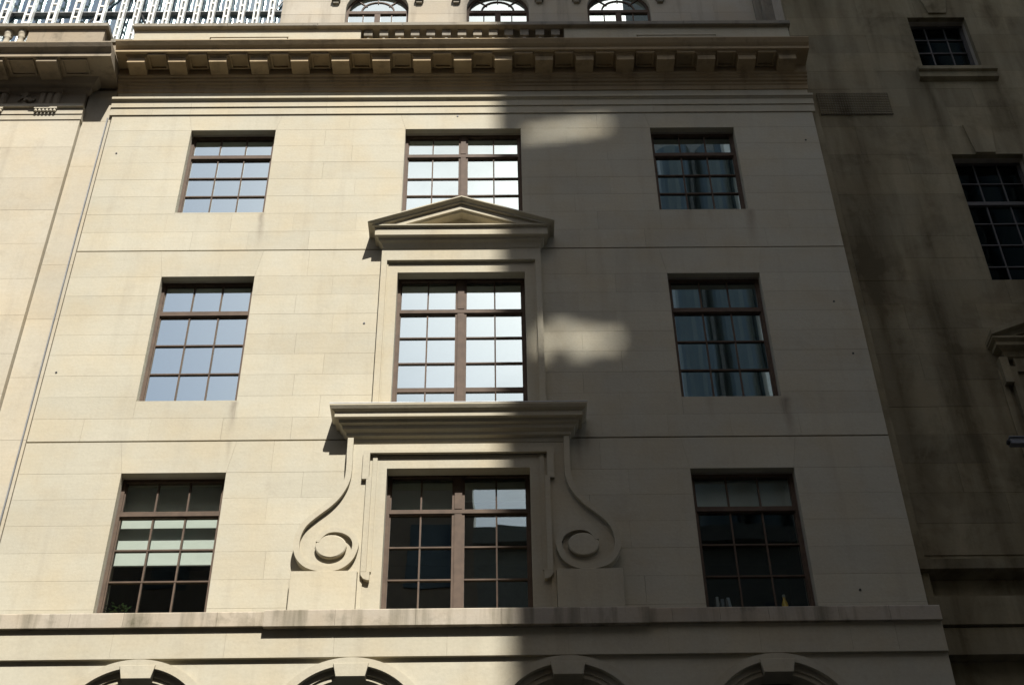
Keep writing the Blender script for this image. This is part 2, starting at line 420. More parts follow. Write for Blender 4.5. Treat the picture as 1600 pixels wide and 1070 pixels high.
# ================================================================== main building
HW = 5.88
B = empty('stone_building', (0, 0, 0), 'pale limestone building with pedimented central windows and carved scrolls', 'building')
a_, b_ = 4.506, 3.110
SIDE = {1: (10.55, 12.844), 2: (14.08, 16.472), 3: (17.86, 19.826)}
CEN = {1: (10.55, 12.885), 2: (13.80, 16.52), 3: (17.62, 19.826)}
holes = []
for k, (z0, z1) in SIDE.items(): holes += [(-a_, -b_, z0, z1), (b_, a_, z0, z1)]
for k, (z0, z1) in CEN.items(): holes.append((-.957, .957, z0, z1))
ZL, ZA = 10.30, 20.20
wall = core('wall', M_BACK, B, -HW, HW, ZL, 22.2, holes, .101, .50)
z_low = [10.30] + [10.768 + (12.844-10.768)*i/5 for i in range(6)] + [13.364]
z_mid = [13.386] + [13.386 + (16.472-13.386)*i/8 for i in range(1, 9)] + [17.008]
z_top = [17.028] + [17.028 + (19.826-17.028)*i/7 for i in range(1, 8)] + [20.24]
for zz, k in ((z_low, 1), (z_mid, 2), (z_top, 3)):
    n = len(zz)-2; lts = [(n, -a_, -b_, .085), (n, b_, a_, .085)]
    if k == 3: lts.append((n, -.957, .957, .10))
    hs = list(holes)
    if k == 1: hs += [(-1.46, 1.46, 10.0, 13.3)]
    if k == 2: hs += [(-1.19, 1.19, 13.30, 17.02)]
    if k == 3: hs += [(-1.1, 1.1, 17.0, 17.30)]
    ashlar(wall, M_WALL, -HW, HW, zz, hs, 0.0, .98, lts, jit=.0009)
# recessed backs of the two level grooves and of the bands the surrounds cover
MB().box(-HW, HW, .028, .10, 13.364, 13.386).build('groove', M_WALL, B)
MB().box(-HW, HW, .028, .10, 17.008, 17.028).build('groove', M_WALL, B)

for (x, z) in ((-5.653, 19.264), (-5.719, 14.61), (-1.41, 15.503), (-.096, 20.146), (5.65, 14.85), (5.539, 15.866), (5.067, 10.944), (5.663, 19.491)):
    MB().ring(x, z, .001, .016, -.008, .02, 0, 2*math.pi, 8).build('fixing_bolt', M_IRON, B, cache=True)

# windows of the side bays
wins = {}
for s in (-1, 1):
    x0, x1 = (-a_, -b_) if s < 0 else (b_, a_)
    u = (x1-x0-.126)/3; c = [x0+.063+u, x0+.063+2*u]
    wins[s, 3] = window(B, x0, x1, 17.86, 19.826, c, [18.40, 18.83], (19.262, 19.362))
    wins[s, 2] = window(B, x0, x1, 14.08, 16.472, c, [14.70, 15.24], (15.792, 15.895))
    wins[s, 1] = window(B, x0, x1, 10.55, 12.844, c, [11.262, 11.735], (12.232, 12.328), glass=M_GLASS1)
cc = [-.497, .503]
window(B, -.957, .957, 17.62, 19.826, cc, [18.385, 18.79], (19.262, 19.355), (-.072, .08))
window(B, -.957, .957, 13.80, 16.52, cc, [14.37, 14.865, 15.352], (15.808, 15.898), (-.085, .082), thick=(14.37, .075))
WC1 = window(B, -.957, .957, 10.55, 12.885, cc, [11.25, 11.738], (12.236, 12.320), (-.085, .082), glass=M_GLASS2)
# blinds
def blind(W, x0, x1, z0, z1, y=.33):
    MB().box(x0+.03, x1-.03, y, y+.008, z0+.03, z1).box(x0+.03, x1-.03, y-.008, y+.016, z0, z0+.03).build('blind', M_BLIND, W)
blind(wins[-1, 1], -a_, -b_, 11.60, 12.90)
blind(WC1, -.957, -.02, 12.30, 12.93, .30); blind(WC1, .02, .957, 12.55, 12.93, .30)
blind(wins[1, 1], b_, a_, 12.28, 12.90, .27)

# ---- cornice with modillions
E_ = 5.90
c = MB().moulding([(.0, 20.80), (.02, 20.90), (.04, 20.915), (.05, 20.95), (.08, 20.965), (.09, 21.005), (.115, 21.02), (.125, 21.06), (.15, 21.075), (.16, 21.10), (.16, 21.245), (.53, 21.252), (.53, 21.316), (.542, 21.322), (.58, 21.355), (.63, 21.424), (.63, 21.44), (.30, 21.47), (.10, 21.50)], -E_, E_, back=-.02)
cornice = c.build('cornice', M_CORN, B)
for i in range(-8, 9):
    x = i*.6925 - .01; h = .148
    m = MB().box(x-h, x+h, -.432, -.155, 21.092, 21.205).box(x-h-.018, x+h+.018, -.447, -.159, 21.205, 21.225).box(x-h-.035, x+h+.035, -.462, -.159, 21.225, 21.2505)
    m.build('modillion', M_CORN, cornice, cache=True)
    if i < 8:
        xm = x+.346; p = MB()
        for (u0, u1, v0, v1) in ((-.155, .155, .455, .49), (-.155, .155, .18, .21), (-.155, -.125, .21, .455), (.125, .155, .21, .455)):
            p.box(xm+u0, xm+u1, -v1, -v0, 21.205, 21.2505)
        p.build('soffit_panel', M_CORN, cornice, cache=True)
# frieze and architrave
fz = MB().box(-HW, HW, .03, .10, 20.60, 20.9).build('frieze', M_TRIM, B)
js = [-HW, -5.2, -3.4, -1.13, .93, 3.2, 4.7, HW]
for i in range(len(js)-1): MB().bevbox(js[i]+G, js[i+1]-G, 0, .03, 20.61, 20.92, CH).build('stone', M_TRIM, fz)
ar = MB().box(-HW, HW, .02, .10, 20.24, 20.60).build('architrave', M_TRIM, B)
js = [-5.93, -5.22, -4.58, -2.3, -1.12, .93, 1.68, 3.2, 5.93]
for i in range(len(js)-1):
    MB().moulding([(0.0, 20.207), (.021, 20.207), (.021, 20.378), (.041, 20.381), (.041, 20.512), (.052, 20.522), (.07, 20.54), (.09, 20.548), (.09, 20.598), (.0, 20.61)], js[i]+.001, js[i+1]-.001, back=.03).build('stone', M_TRIM, ar)

# ---- parapet
pw = MB().box(-5.82, -1.83, -.10, .30, 21.30, 22.43).box(1.77, 5.76, -.10, .30, 21.30, 22.43).box(-1.83, 1.77, -.10, .30, 21.30, 21.95).build('parapet', M_TRIM, B)
for i in range(13):
    x = -1.70 + i*.2765
    MB().lathe(x, -.02, [(.07, 21.95), (.07, 22.0), (.045, 22.03), (.075, 22.12), (.055, 22.19), (.04, 22.23), (.07, 22.25)], 10).box(x-.075, x+.075, -.09, .055, 22.25, 22.43).build('baluster', M_COPE, pw, cache=True)
xs = [-5.86, -4.2, -2.6, -1.1, .6, 2.2, 3.9, 5.80]
for i in range(7): MB().bevbox(xs[i]+.002, xs[i+1]-.002, -.18, .36, 22.425, 22.52, .008).build('coping', M_COPE, pw)
for (x0, x1) in ((-4.48, -3.10), (3.05, 4.45)):
    MB().box(x0, x1, -.125, -.101, 22.18, 22.215).box(x0+.02, x1-.02, -.113, -.101, 22.05, 22.18).build('tablet', M_TRIM, pw)
# ---- attic storey, set back
AT = MB()
at_h = [(-2.585, -1.265), (-.04, 1.27), (2.505, 3.835)]
attic = core('attic_wall', M_BACK, B, -3.93, 6.6, 21.5, 29.5, [(a, b, 24.6, 27.35) for a, b in at_h], 2.60, 3.0)
zs_ = [21.5 + .45*i for i in range(18)]
ashlar(attic, M_ATTIC, -3.93, 6.02, [z for z in zs_ if z > 25], [(a, b, 24.6, 27.35) for a, b in at_h], 2.5, 1.1, jit=.002)
MB().box(-3.93, 6.02, 2.5, 2.6, 21.5, zs_[8]).build('attic_plinth', M_ATTIC, B)
for (xa, xb) in at_h:
    cx = (xa+xb)/2; r = (xb-xa)/2; zc = 26.67
    # arch head: stone infill above the round
    m = MB(); n = 16
    for i in range(n):
        t0, t1 = math.pi*i/n, math.pi*(i+1)/n
        m.prism([(cx+r*math.cos(t1), zc+r*math.sin(t1)), (cx+r*math.cos(t0), zc+r*math.sin(t0)), (cx+r*math.cos(t0), 27.36), (cx+r*math.cos(t1), 27.36)], 2.502, 2.9)
    m.build('arch_head', M_ATTIC, B)
    y = 2.62; fm = M_FRAME
    m = MB().box(xa, xa+.05, y, y+.08, 24.6, zc).box(xb-.05, xb, y, y+.08, 24.6, zc).ring(cx, zc, r-.05, r, y, y+.08, 0, math.pi, 20)
    W = m.build('window', fm, B)
    MB().box(xa+.05, xb-.05, y-.01, y+.07, zc-.05, zc+.04).build('transom', fm, W)
    MB().box(cx-.06, cx+.06, y-.005, y+.07, 24.6, zc-.05).build('mullion', fm, W)
    MB().ring(cx, zc+.04, r*.50, r*.50+.03, y+.01, y+.06, 0, math.pi, 14).build('glazing_bar', fm, W)
    for t in (.25, .5, .75):
        a = math.pi*t; c0, s0 = math.cos(a), math.sin(a)
        MB().ribbon([(cx+.5*r*c0, zc+.5*r*s0), (cx+.95*r*c0, zc+.95*r*s0)], .025, y+.012, y+.06).build('glazing_bar', fm, W)
    for q in (xa+.36, xb-.36): MB().box(q-.012, q+.012, y+.012, y+.06, 24.6, zc-.05).build('glazing_bar', fm, W)
    MB().box(xa+.05, xb-.05, y+.012, y+.06, 26.18, 26.205).build('glazing_bar', fm, W)
    for (p0, p1) in ((xa+.05, xa+.36), (xa+.36, cx-.06), (cx+.06, xb-.36), (xb-.36, xb-.05)):
        for (q0, q1) in ((24.6, 26.19), (26.19, zc-.05)):
            t = random.gauss(0, .0012)
            make('pane', [(p0,y+.03,q0),(p1,y+.03+t,q0),(p1,y+.03+t,q1),(p0,y+.03,q1),(p0,y+.036,q0),(p1,y+.036+t,q0),(p1,y+.036+t,q1),(p0,y+.036,q1)], [(0,1,2,3),(7,6,5,4),(0,4,5,1),(1,5,6,2),(2,6,7,3),(3,7,4,0)], M_GLASS, W)
    arcs = [(cx+(r-.04)*math.cos(math.pi*i/14), zc+.03+(r-.04)*math.sin(math.pi*i/14)) for i in range(15)]
    MB().prism(arcs, y+.03, y+.036).build('pane', M_GLASS, W)
    MB().add([(xa-.3,2.99,24.3),(xb+.3,2.99,24.3),(xb+.3,4.5,24.3),(xa-.3,4.5,24.3),(xa-.3,2.99,27.6),(xb+.3,2.99,27.6),(xb+.3,4.5,27.6),(xa-.3,4.5,27.6)], [(0,1,2,3),(7,6,5,4),(0,3,7,4),(1,5,6,2),(3,2,6,7)]).build('room', M_ROOM, W)
    for q in (xa-.22, xb+.22):
        MB().box(q-.09, q+.09, 2.40, 2.5, 26.86, 26.95).box(q-.06, q+.06, 2.44, 2.5, 26.78, 26.86).build('bracket', M_COPE, B, cache=True)
# moulded end pier of the attic
m = MB()
for i, (p, q, d) in enumerate(((6.02, 6.16, .06), (6.16, 6.22, .14), (6.22, 6.42, .10), (6.42, 6.50, .18), (6.50, 6.66, .12))): m.box(p, q, 2.5-d, 3.0, 21.5, 30)
m.build('attic_pier', M_COPE, B)
MB().tube([(6.72, 2.30, 30), (6.72, 2.30, 24)], .05).build('drain_pipe', M_LEAD, B)

# ---- pediment over the middle window
XE = 1.065
pf = MB().moulding([(.09, 16.90), (.12, 16.935), (.135, 16.975), (.15, 17.0), (.185, 17.03), (.20, 17.07), (.25, 17.085), (.25, 17.225), (.262, 17.235), (.295, 17.245), (.295, 17.268), (.10, 17.275)], -XE, XE, ret=True, back=.0)
ped = pf.build('pediment', M_TRIM, B)
rp_ = [(.10, -.005), (.36, -.0), (.36, -.022), (.345, -.032), (.30, -.062), (.30, -.085), (.26, -.092), (.26, -.195), (.235, -.20), (.22, -.225), (.0, -.232)]
ZAP, XW, ZB = 17.825, 1.425, 17.262; SL = (ZAP-17.285)/XW
V = []; Fc = []; n = len(rp_)
for s in (-1, 1):
    k = len(V)
    for P, h in rp_:
        xe = min(XW, (ZAP+h-ZB)/SL); V += [(0, -P, ZAP+h), (s*xe, -P, ZAP+h-SL*xe)]
    for i in range(n-1):
        q = (k+2*i, k+2*i+1, k+2*i+3, k+2*i+2); Fc.append(q if s < 0 else q[::-1])
    V.append((0, .0, ZAP)); V.append((s*XW, 0, ZAP-SL*XW)); q = (k+2*n, k+2*n+1, k+1, k); Fc.append(q if s < 0 else q[::-1])
    # end cap
    cap = [k+1, k+2*n+1] + [k+2*i+1 for i in range(n-1, 0, -1)]
    V.append((s*XW, 0, ZB)); cap = [k+2*n+1, k+1] + [k+2*i+1 for i in range(1, n)] + [len(V)-1]; Fc.append(tuple(cap))
make('raking_cornice', V, Fc, M_TRIM, ped)
MB().prism([(-1.2, 17.26), (1.2, 17.26), (0, 17.72)], -.085, .05).build('tympanum', M_TRIM, ped)
MB().prism([(-.42, 17.275), (.42, 17.275), (0, 17.435)], -.115, -.08).build('tympanum_panel', M_TRIM, ped)

# ---- surround of the middle window
m = MB()
def frame_u(m, xo, xi, zo, zi, zb, P):
    """three-sided frame: outer half width xo, inner xi, head from zi to zo, down to zb"""
    m.prism([(-xo, zb), (-xi, zb), (-xi, zi), (xi, zi), (xi, zb), (xo, zb), (xo, zo), (-xo, zo)], -P, .1)
frame_u(m, 1.115, .957, 16.70, 16.482, 13.60, .045)
frame_u(m, 1.125, 1.10, 16.71, 16.695, 13.60, .06)
frame_u(m, 1.205, 1.12, 16.93, 16.69, 13.86, .102)
for s in (-1, 1):
    pts = [(1.205, 13.90), (1.215, 13.84), (1.25, 13.76), (1.285, 13.72), (1.285, 13.64), (1.17, 13.64), (1.13, 13.72), (1.10, 13.80), (1.09, 13.90)]
    if s > 0: pts = pts[::-1]
    m.prism([(s*x, z) for x, z in (pts if s < 0 else pts)], -.099, .05)
m.build('window_surround', M_TRIM, B)
# ---- shelf between the two central windows
sh = MB().moulding([(.07, 13.215), (.095, 13.245), (.11, 13.30), (.15, 13.325), (.16, 13.365), (.205, 13.40), (.22, 13.45), (.255, 13.47), (.265, 13.52), (.315, 13.528), (.315, 13.60), (.33, 13.61), (.36, 13.635), (.385, 13.677), (.385, 13.702), (.02, 13.735)], -1.365, 1.365, ret=True, back=.0)
shelf = sh.build('shelf', M_TRIM, B)
MB().moulding([(.0, 13.738), (.388, 13.7045), (.388, 13.7165), (.0, 13.75)], -1.365, 1.365, ret=True, back=.0).build('lead_flashing', M_LEADL, shelf)
# ---- surround and scrolls of the lower window
SC = [(1.458, 13.30), (1.458, 13.05), (1.452, 12.852), (1.466, 12.606), (1.551, 12.387), (1.671, 12.221), (1.834, 12.066), (1.973, 11.912), (2.039, 11.746), (2.049, 11.569), (2.003, 11.419), (1.902, 11.306), (1.761, 11.25), (1.613, 11.241), (1.478, 11.276), (1.368, 11.374), (1.309, 11.51), (1.300, 11.624), (1.343, 11.725), (1.437, 11.795), (1.558, 11.822), (1.674, 11.798), (1.754, 11.717), (1.785, 11.64)]
m = MB()
body = smooth_path(SC[:14], 4)
PL = .085
m.prism([(-1.19, 13.05), (1.19, 13.05), (1.19, 13.28), (-1.19, 13.28)], -PL, .1)
for s in (-1, 1):
    out_ = [(1.40, 13.28)] + [p for p in body] + [(1.25, 11.22), (1.25, 10.51), (1.19, 10.51), (1.19, 13.28)]
    pts = [(s*x, z) for x, z in out_]
    if s > 0: pts = pts[::-1]
    m.prism(pts, -PL, .1)
m.build('scroll_panel', M_TRIM, B)
m = MB()
frame_u(m, 1.19, .955, 13.05, 12.835, 10.51, .070)
m.build('window_architrave', M_TRIM, B)
m = MB()
# outer fillet with ears
m.prism([(-1.275, 12.625), (-1.185, 12.625), (-1.185, 13.05), (1.185, 13.05), (1.185, 12.625), (1.275, 12.625), (1.275, 13.095), (-1.275, 13.095)], -.135, .0)
for s in (-1, 1):
    for (xa, xb, za, zb, P) in ((1.145, 1.215, 11.20, 12.66, .133), (1.085, 1.145, 11.22, 13.04, .092)):
        m.box(min(s*xa, s*xb), max(s*xa, s*xb), -P, 0, za, zb)
    pts = [(1.215, 11.20), (1.21, 11.15), (1.175, 11.10), (1.13, 11.08), (1.10, 11.08), (1.10, 11.20)]
    if s > 0: pts = pts[::-1]
    m.prism([(s*x, z) for x, z in pts], -.131, 0)
m.build('window_surround', M_TRIM, B)
for s in (-1, 1):
    path = [(s*x, z) for x, z in smooth_path(SC, 6)]
    N_ = len(path); wd = [.078 if i < N_*.8 else .078 - .03*(i-N_*.8)/(N_*.2) for i in range(N_)]
    sc = MB().ribbon(path, wd, -.143, .02).build('scroll', M_TRIM, B)
    e = MB(); ex, ez = s*1.611, 11.578; nn = 28
    e.prism([(ex+.199*math.cos(2*math.pi*i/nn), ez+.171*math.sin(2*math.pi*i/nn)) for i in range(nn)], -.140, 0, .010)
    e.build('scroll_eye', M_TRIM, sc)
    MB().bevbox(min(s*1.255, s*2.085), max(s*1.255, s*2.085), -.15, .05, 10.50, 11.205, .004).build('plinth', M_TRIM, sc)

# ---- ledge, lower frieze, arcade
lg = MB().box(-HW, HW, -.30, .10, 10.306, 10.488).build('ledge', M_LEDGE, B)
js = [-HW, -4.645, -4.0, -2.875, -2.31]
def ledge_run(js, P, zb, zt):
    for i in range(len(js)-1):
        MB().moulding([(.25, zb+.008), (P-.02, zb), (P, zb), (P, zt-.02), (P-.006, zt-.006), (P-.02, zt), (.05, zt+.012)], js[i]+.0015, js[i+1]-.0015, back=-.02).build('stone', M_LEDGE, lg)
ledge_run(js, .388, 10.295, 10.500)
ledge_run([-2.31, -1.45, -.48, .55, 1.5, 2.345], .425, 10.269, 10.499)
ledge_run([2.345, 2.62, 3.2, 3.79, 4.64, 5.26, HW], .388, 10.295, 10.500)
lf = MB().box(-HW, HW, -.28, .10, 9.905, 10.30).build('lower_frieze', M_TRIM, B)
js = [-HW, -4.1, -2.75, -1.45, -.1, 1.35, 2.55, 3.65, 4.75, 5.3, HW]
for i in range(len(js)-1): MB().bevbox(js[i]+G, js[i+1]-G, -.335, -.26, 9.90, 10.3045, CH).build('stone', M_TRIM, lf)
AX = [-3.738, -1.228, 1.335, 3.815]; AZ, AR = 8.92, .87
m = MB(); n = 20; ed = [-HW] + [(AX[i]+AX[i+1])/2 for i in range(3)] + [HW]
for k, ax in enumerate(AX):
    for i in range(n):
        t0, t1 = math.pi*(1-i/n), math.pi*(1-(i+1)/n)
        xa, xb = ax+AR*math.cos(t0), ax+AR*math.cos(t1)
        m.prism([(xa, AZ+AR*math.sin(t0)), (xb, AZ+AR*math.sin(t1)), (xb, 9.91), (xa, 9.91)], -.288, .3)
    m.box(ed[k], ax-AR, -.288, .3, 4.6, 9.91).box(ax+AR, ed[k+1], -.288, .3, 4.6, 9.91)
m.box(-HW, HW, -.30, .3, 0, 4.6)
m.build('arcade_wall', M_WALL, B)
MB().box(-HW, HW, .5, 8.0, 0, 22.1).build('building_core', M_BACK, B) if False else None
for ax in AX:
    A = MB().ring(ax, AZ, AR-.001, .97, -.345, -.25, 0, math.pi, 44).build('arch', M_TRIM, B)
    MB().ring(ax, AZ, .795, AR+.005, -.277, -.05, 0, math.pi, 44).build('inner_arch', M_TRIM, A)
    MB().ring(ax, AZ, .735, .80, -.255, -.04, 0, math.pi, 44).build('inner_arch', M_TRIM, A)
    MB().prism([(ax-.172, AZ+.712), (ax+.172, AZ+.712), (ax+.210, AZ+.885), (ax-.210, AZ+.885)], -.362, -.05, .004).build('keystone', M_TRIM, A)
    W = MB().box(ax-.80, ax+.80, .02, .08, 4.6, 4.7).box(ax-.03, ax+.03, .02, .08, 4.7, AZ+.6).box(ax-.80, ax+.80, .02, .08, AZ-.04, AZ+.04).build('window', M_FRAMED, B)
    MB().box(ax-.88, ax+.88, .05, .056, 4.6, AZ+.87).build('pane', M_GLASSD, W)
    MB().add([(ax-.9,.29,4.5),(ax+.9,.29,4.5),(ax+.9,2.5,4.5),(ax-.9,2.5,4.5),(ax-.9,.29,9.9),(ax+.9,.29,9.9),(ax+.9,2.5,9.9),(ax-.9,2.5,9.9)], [(0,1,2,3),(7,6,5,4),(0,3,7,4),(1,5,6,2),(3,2,6,7)]).build('room', M_ROOM, W)
m = MB().box(-3.93, 6.5, 3.3, 9.0, 21.6, 29.4).box(-HW, HW, 3.3, 9.0, 0, 21.6).box(-HW, HW, .5, 3.3, 20.9, 21.6).build('rear_block', M_BACK, B)

# ================================================================== left neighbour
Lb = empty('neighbour_building', (-8.5, 0, 0), 'pale stone building with triglyph frieze and balustrade left of the drain joint', 'building')
lw = MB().box(-12, -5.90, .10, .6, 0, 21.1).build('wall', M_BACK, Lb)
zs = [9.0 + .74*i for i in range(15)] + [20.10]
ashlar(lw, M_LEFT, -9.6, -6.375, zs, [], -.06, 1.35, depth=.16, jit=.001)
ashlar(lw, M_LEFT, -6.372, -5.905, [z for z in [9.0+1.11*i for i in range(11)]] + [20.9], [], .03, .6, depth=.07, jit=.001)
MB().box(-12, -6.375, -.06, .1, 0, 9.0).box(-6.372, -5.905, .03, .1, 0, 9.0).build('lower_wall', M_LEFT, Lb)
la = MB().moulding([(0, 20.04), (.075, 20.04), (.075, 20.16), (.09, 20.165), (.09, 20.30), (.135, 20.31), (.135, 20.375), (.05, 20.38)], -12, -6.36, back=.03, ret=False).build('architrave', M_LEFT, Lb)
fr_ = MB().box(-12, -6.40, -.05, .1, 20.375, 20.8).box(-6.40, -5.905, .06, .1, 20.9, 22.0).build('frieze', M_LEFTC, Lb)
for tx in (-6.98, -7.88, -8.78):
    t = MB()
    for q in (-.125, -.005, .115): t.prism([(tx+q-.04, 20.375), (tx+q+.05, 20.375), (tx+q+.05, 20.70), (tx+q-.04, 20.70)], -.115, -.04, .018)
    t.box(tx-.18, tx+.18, -.085, -.04, 20.375, 20.76).box(tx-.19, tx+.19, -.13, -.04, 20.70, 20.76)
    T = t.build('triglyph', M_LEFTC, Lb, cache=True)
    MB().box(tx-.19, tx+.19, -.135, -.09, 20.26, 20.295).build('regula', M_LEFT, T, cache=True)
    for k in range(6):
        gx = tx-.155+k*.062
        MB().lathe(gx, -.113, [(.024, 20.20), (.027, 20.215), (.014, 20.262)], 8).build('gutta', M_LEFT, T, cache=True)
    # carved relief between the triglyphs
    rl = MB()
    for k in range(16):
        aa = random.uniform(0, 6.28); rr = random.uniform(.03, .17)
        cx_, cz_ = tx-.45+rr*math.cos(aa)*1.1, 20.55+rr*math.sin(aa)
        rl.prism([(cx_+random.uniform(.02, .06)*math.cos(j*math.pi/3), cz_+random.uniform(.02, .06)*math.sin(j*math.pi/3)) for j in range(6)], -.05-random.uniform(.02, .06), -.03)
    rl.build('carved_relief', M_LEFTC, Lb)
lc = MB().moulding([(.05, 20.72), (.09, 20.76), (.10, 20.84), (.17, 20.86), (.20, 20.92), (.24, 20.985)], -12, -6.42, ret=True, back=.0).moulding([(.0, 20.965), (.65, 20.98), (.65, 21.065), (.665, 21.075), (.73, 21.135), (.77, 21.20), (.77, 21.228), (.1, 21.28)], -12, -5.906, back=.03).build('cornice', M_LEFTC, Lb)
for tx in (-6.98, -7.88, -8.78):
    MB().box(tx-.17, tx+.17, -.61, -.22, 20.90, 20.965).box(tx-.185, tx+.185, -.625, -.21, 20.96, 20.9785).build('mutule', M_LEFTC, lc, cache=True)
    p = MB()
    for (u0, u1, v0, v1) in ((-.22, .22, .57, .60), (-.22, .22, .27, .30), (-.22, -.19, .30, .57), (.19, .22, .30, .57)): p.box(tx+.45+u0, tx+.45+u1, -v1, -v0, 20.945, 20.978)
    p.build('soffit_panel', M_LEFTC, lc, cache=True)
lp = MB().box(-7.70, -6.36, -.10, .25, 21.1, 22.46).box(-12, -7.70, -.12, .10, 21.1, 21.75).box(-6.36, -5.90, .10, .4, 21.1, 22.30).build('parapet', M_LEFTC, Lb)
for i in range(10):
    x = -7.83 - i*.245
    MB().lathe(x, -.04, [(.075, 21.75), (.075, 21.8), (.05, 21.84), (.085, 21.97), (.07, 22.10), (.045, 22.28), (.07, 22.31), (.05, 22.33), (.08, 22.36), (.08, 22.47)], 12).build('baluster', M_LEFT, lp, cache=True, smooth=True)
for (x0, x1, y1) in ((-10, -7.703, .04), (-7.70, -6.30, .30)): MB().bevbox(x0, x1, -.17, y1, 22.46, 22.56, .008).build('coping', M_COPE, lp)
MB().bevbox(-6.29, -5.92, .06, .42, 22.30, 22.40, .006).build('coping', M_COPE, lp)
MB().box(-12, -5.92, 3.0, 10, 0, 21.5).build('rear_block', M_BACK, Lb)
MB().tube([(-5.955, .0, 9.0), (-5.952, .0, 13.5), (-5.958, .0, 17.2), (-5.95, .0, 20.15)], .012, 6).build('cable', M_LEAD, Lb)

# ================================================================== right neighbour
Rb = empty('neighbour_building', (8.6, .25, 0), 'soot-streaked dark stone building with keystone windows beside the cornice end', 'building')
RY = .25
rA, rB, rC = (8.12, 9.17, 21.60, 23.16), (8.12, 9.31, 16.52, 19.40), (8.12, 9.31, 12.0, 14.62)
rh = [rA, rB, rC]
rw = core('wall', M_BACK, Rb, 5.895, 13.0, 9.0, 27.5, rh, RY+.10, RY+.6)
zs = [11.60 + .492*i for i in range(11)]; zs = [z for z in zs if z < 16.5] + [16.52 + .48*i for i in range(7)] + [20.11, 20.62, 21.11] + [21.60 + .52*i for i in range(4)] + [23.71] + [24.2+.5*i for i in range(6)]
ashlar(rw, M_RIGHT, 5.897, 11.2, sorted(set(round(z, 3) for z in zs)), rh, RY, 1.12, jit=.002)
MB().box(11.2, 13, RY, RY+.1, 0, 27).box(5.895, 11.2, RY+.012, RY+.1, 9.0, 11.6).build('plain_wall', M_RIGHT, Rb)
for (q, tp) in ((rA, 23.71), (rB, 20.11)):
    cx = 8.69
    MB().prism([(cx-.165, q[3]+(.10 if q is rA else .012)), (cx+.165, q[3]+(.10 if q is rA else .012)), (cx+.255, tp), (cx-.235, tp)], RY-.035, RY+.05, .006).build('keystone', M_RIGHT, Rb)
WA = window(Rb, *rA, [8.47, 8.82], [22.0, 22.38, 22.76], None, None, y=RY+.20, mat=M_FRAMED, glass=M_GLASSD)
WB = window(Rb, *rB, [8.52, 8.91], [17.0, 17.48, 17.96, 18.9], (18.36, 18.46), None, y=RY+.20, mat=M_FRAMED, glass=M_GLASSD)
WCc = window(Rb, *rC, [8.52, 8.91], [12.5, 13.0, 14.1], (13.5, 13.6), None, y=RY+.20, mat=M_FRAMED, glass=M_GLASSD)
MB().moulding([(.02, 21.31), (.09, 21.34), (.09, 21.47), (.14, 21.49), (.14, 21.575), (.02, 21.60)], 7.97, 9.36, ret=False, back=.0, y=RY).build('sill', M_RIGHT, Rb)
# pediment window
pe = MB().moulding([(.05, 14.86), (.10, 14.90), (.12, 14.98), (.22, 15.02), (.22, 15.08), (.27, 15.12), (.27, 15.15), (.05, 15.17)], 7.99, 9.43, ret=True, back=.0, y=RY).build('pediment', M_RIGHT, Rb)
m = MB()
for s in (-1, 1):
    pts = [(8.71, 15.62), (8.71, 15.44), (8.71+s*.80, 15.15), (8.71+s*.98, 15.15), (8.71+s*.98, 15.25)]
    m.prism(pts if s < 0 else pts[::-1], RY-.20, RY+.02)
    q2 = [(8.71, 15.66), (8.71, 15.57), (8.71+s*1.0, 15.16), (8.71+s*1.0, 15.25)]
    m.prism(q2 if s < 0 else q2[::-1], RY-.30, RY+.02)
m.prism([(7.95, 15.15), (9.47, 15.15), (8.71, 15.46)], RY-.06, RY+.02)
m.build('raking_cornice', M_RIGHT, pe)
m = MB()
for s in (-1, 1):
    for (xa, xb, P) in ((.60, .70, .05), (.70, .80, .09), (.86, .95, .03)): m.box(min(8.71+s*xa, 8.71+s*xb), max(8.71+s*xa, 8.71+s*xb), RY-P, RY+.05, 12.0, 14.72)
    m.box(min(8.71+s*.80, 8.71+s*.92), max(8.71+s*.80, 8.71+s*.92), RY-.13, RY+.05, 14.40, 14.87)
m.box(8.01, 9.41, RY-.09, RY+.05, 14.62, 14.87)
m.build('window_surround', M_RIGHT, Rb)
# ledges at the foot of its wall
rl_ = MB().moulding([(.02, 11.22), (.16, 11.26), (.20, 11.275), (.20, 11.42), (.17, 11.435), (.02, 11.46)], 5.90, 13, back=.0, y=RY).build('ledge', M_RIGHT, Rb)
MB().moulding([(.10, 10.46), (.20, 10.47), (.20, 10.87), (.10, 10.885)], 5.90, 13, back=.0, y=RY).build('band', M_RIGHT, Rb)
MB().moulding([(.06, 10.06), (.17, 10.07), (.17, 10.44), (.06, 10.455)], 5.90, 13, back=.0, y=RY).build('band', M_RIGHT, Rb)
MB().box(5.895, 13, RY+.02, RY+.6, 0, 9.0).build('lower_wall', M_RIGHT, Rb)
# narrow return strip and its flashing beside the main wall
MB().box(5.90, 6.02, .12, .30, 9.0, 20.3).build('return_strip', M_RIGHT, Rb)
MB().tube([(6.035, .20, 10.4), (6.03, .2, 13.5), (6.037, .2, 16), (6.03, .2, 20.2)], .014, 6).build('cable', M_IRON, Rb)
# vent mesh
vg = MB().box(6.10, 7.34, RY-.012, RY+.02, 20.42, 20.97).build('vent', M_COPE, Rb)
m = MB()
for i in range(29): x = 6.10+.0437*i; m.box(x, x+.016, RY-.026, RY-.012, 20.42, 20.97)
for i in range(13): z = 20.42+.0446*i; m.box(6.10, 7.34, RY-.034, RY-.026, z, z+.016)
m.build('wire_mesh', M_RIGHT, vg)
MB().box(5.9, 13, 3.5, 9, 0, 27.2).build('rear_block', M_BACK, Rb)

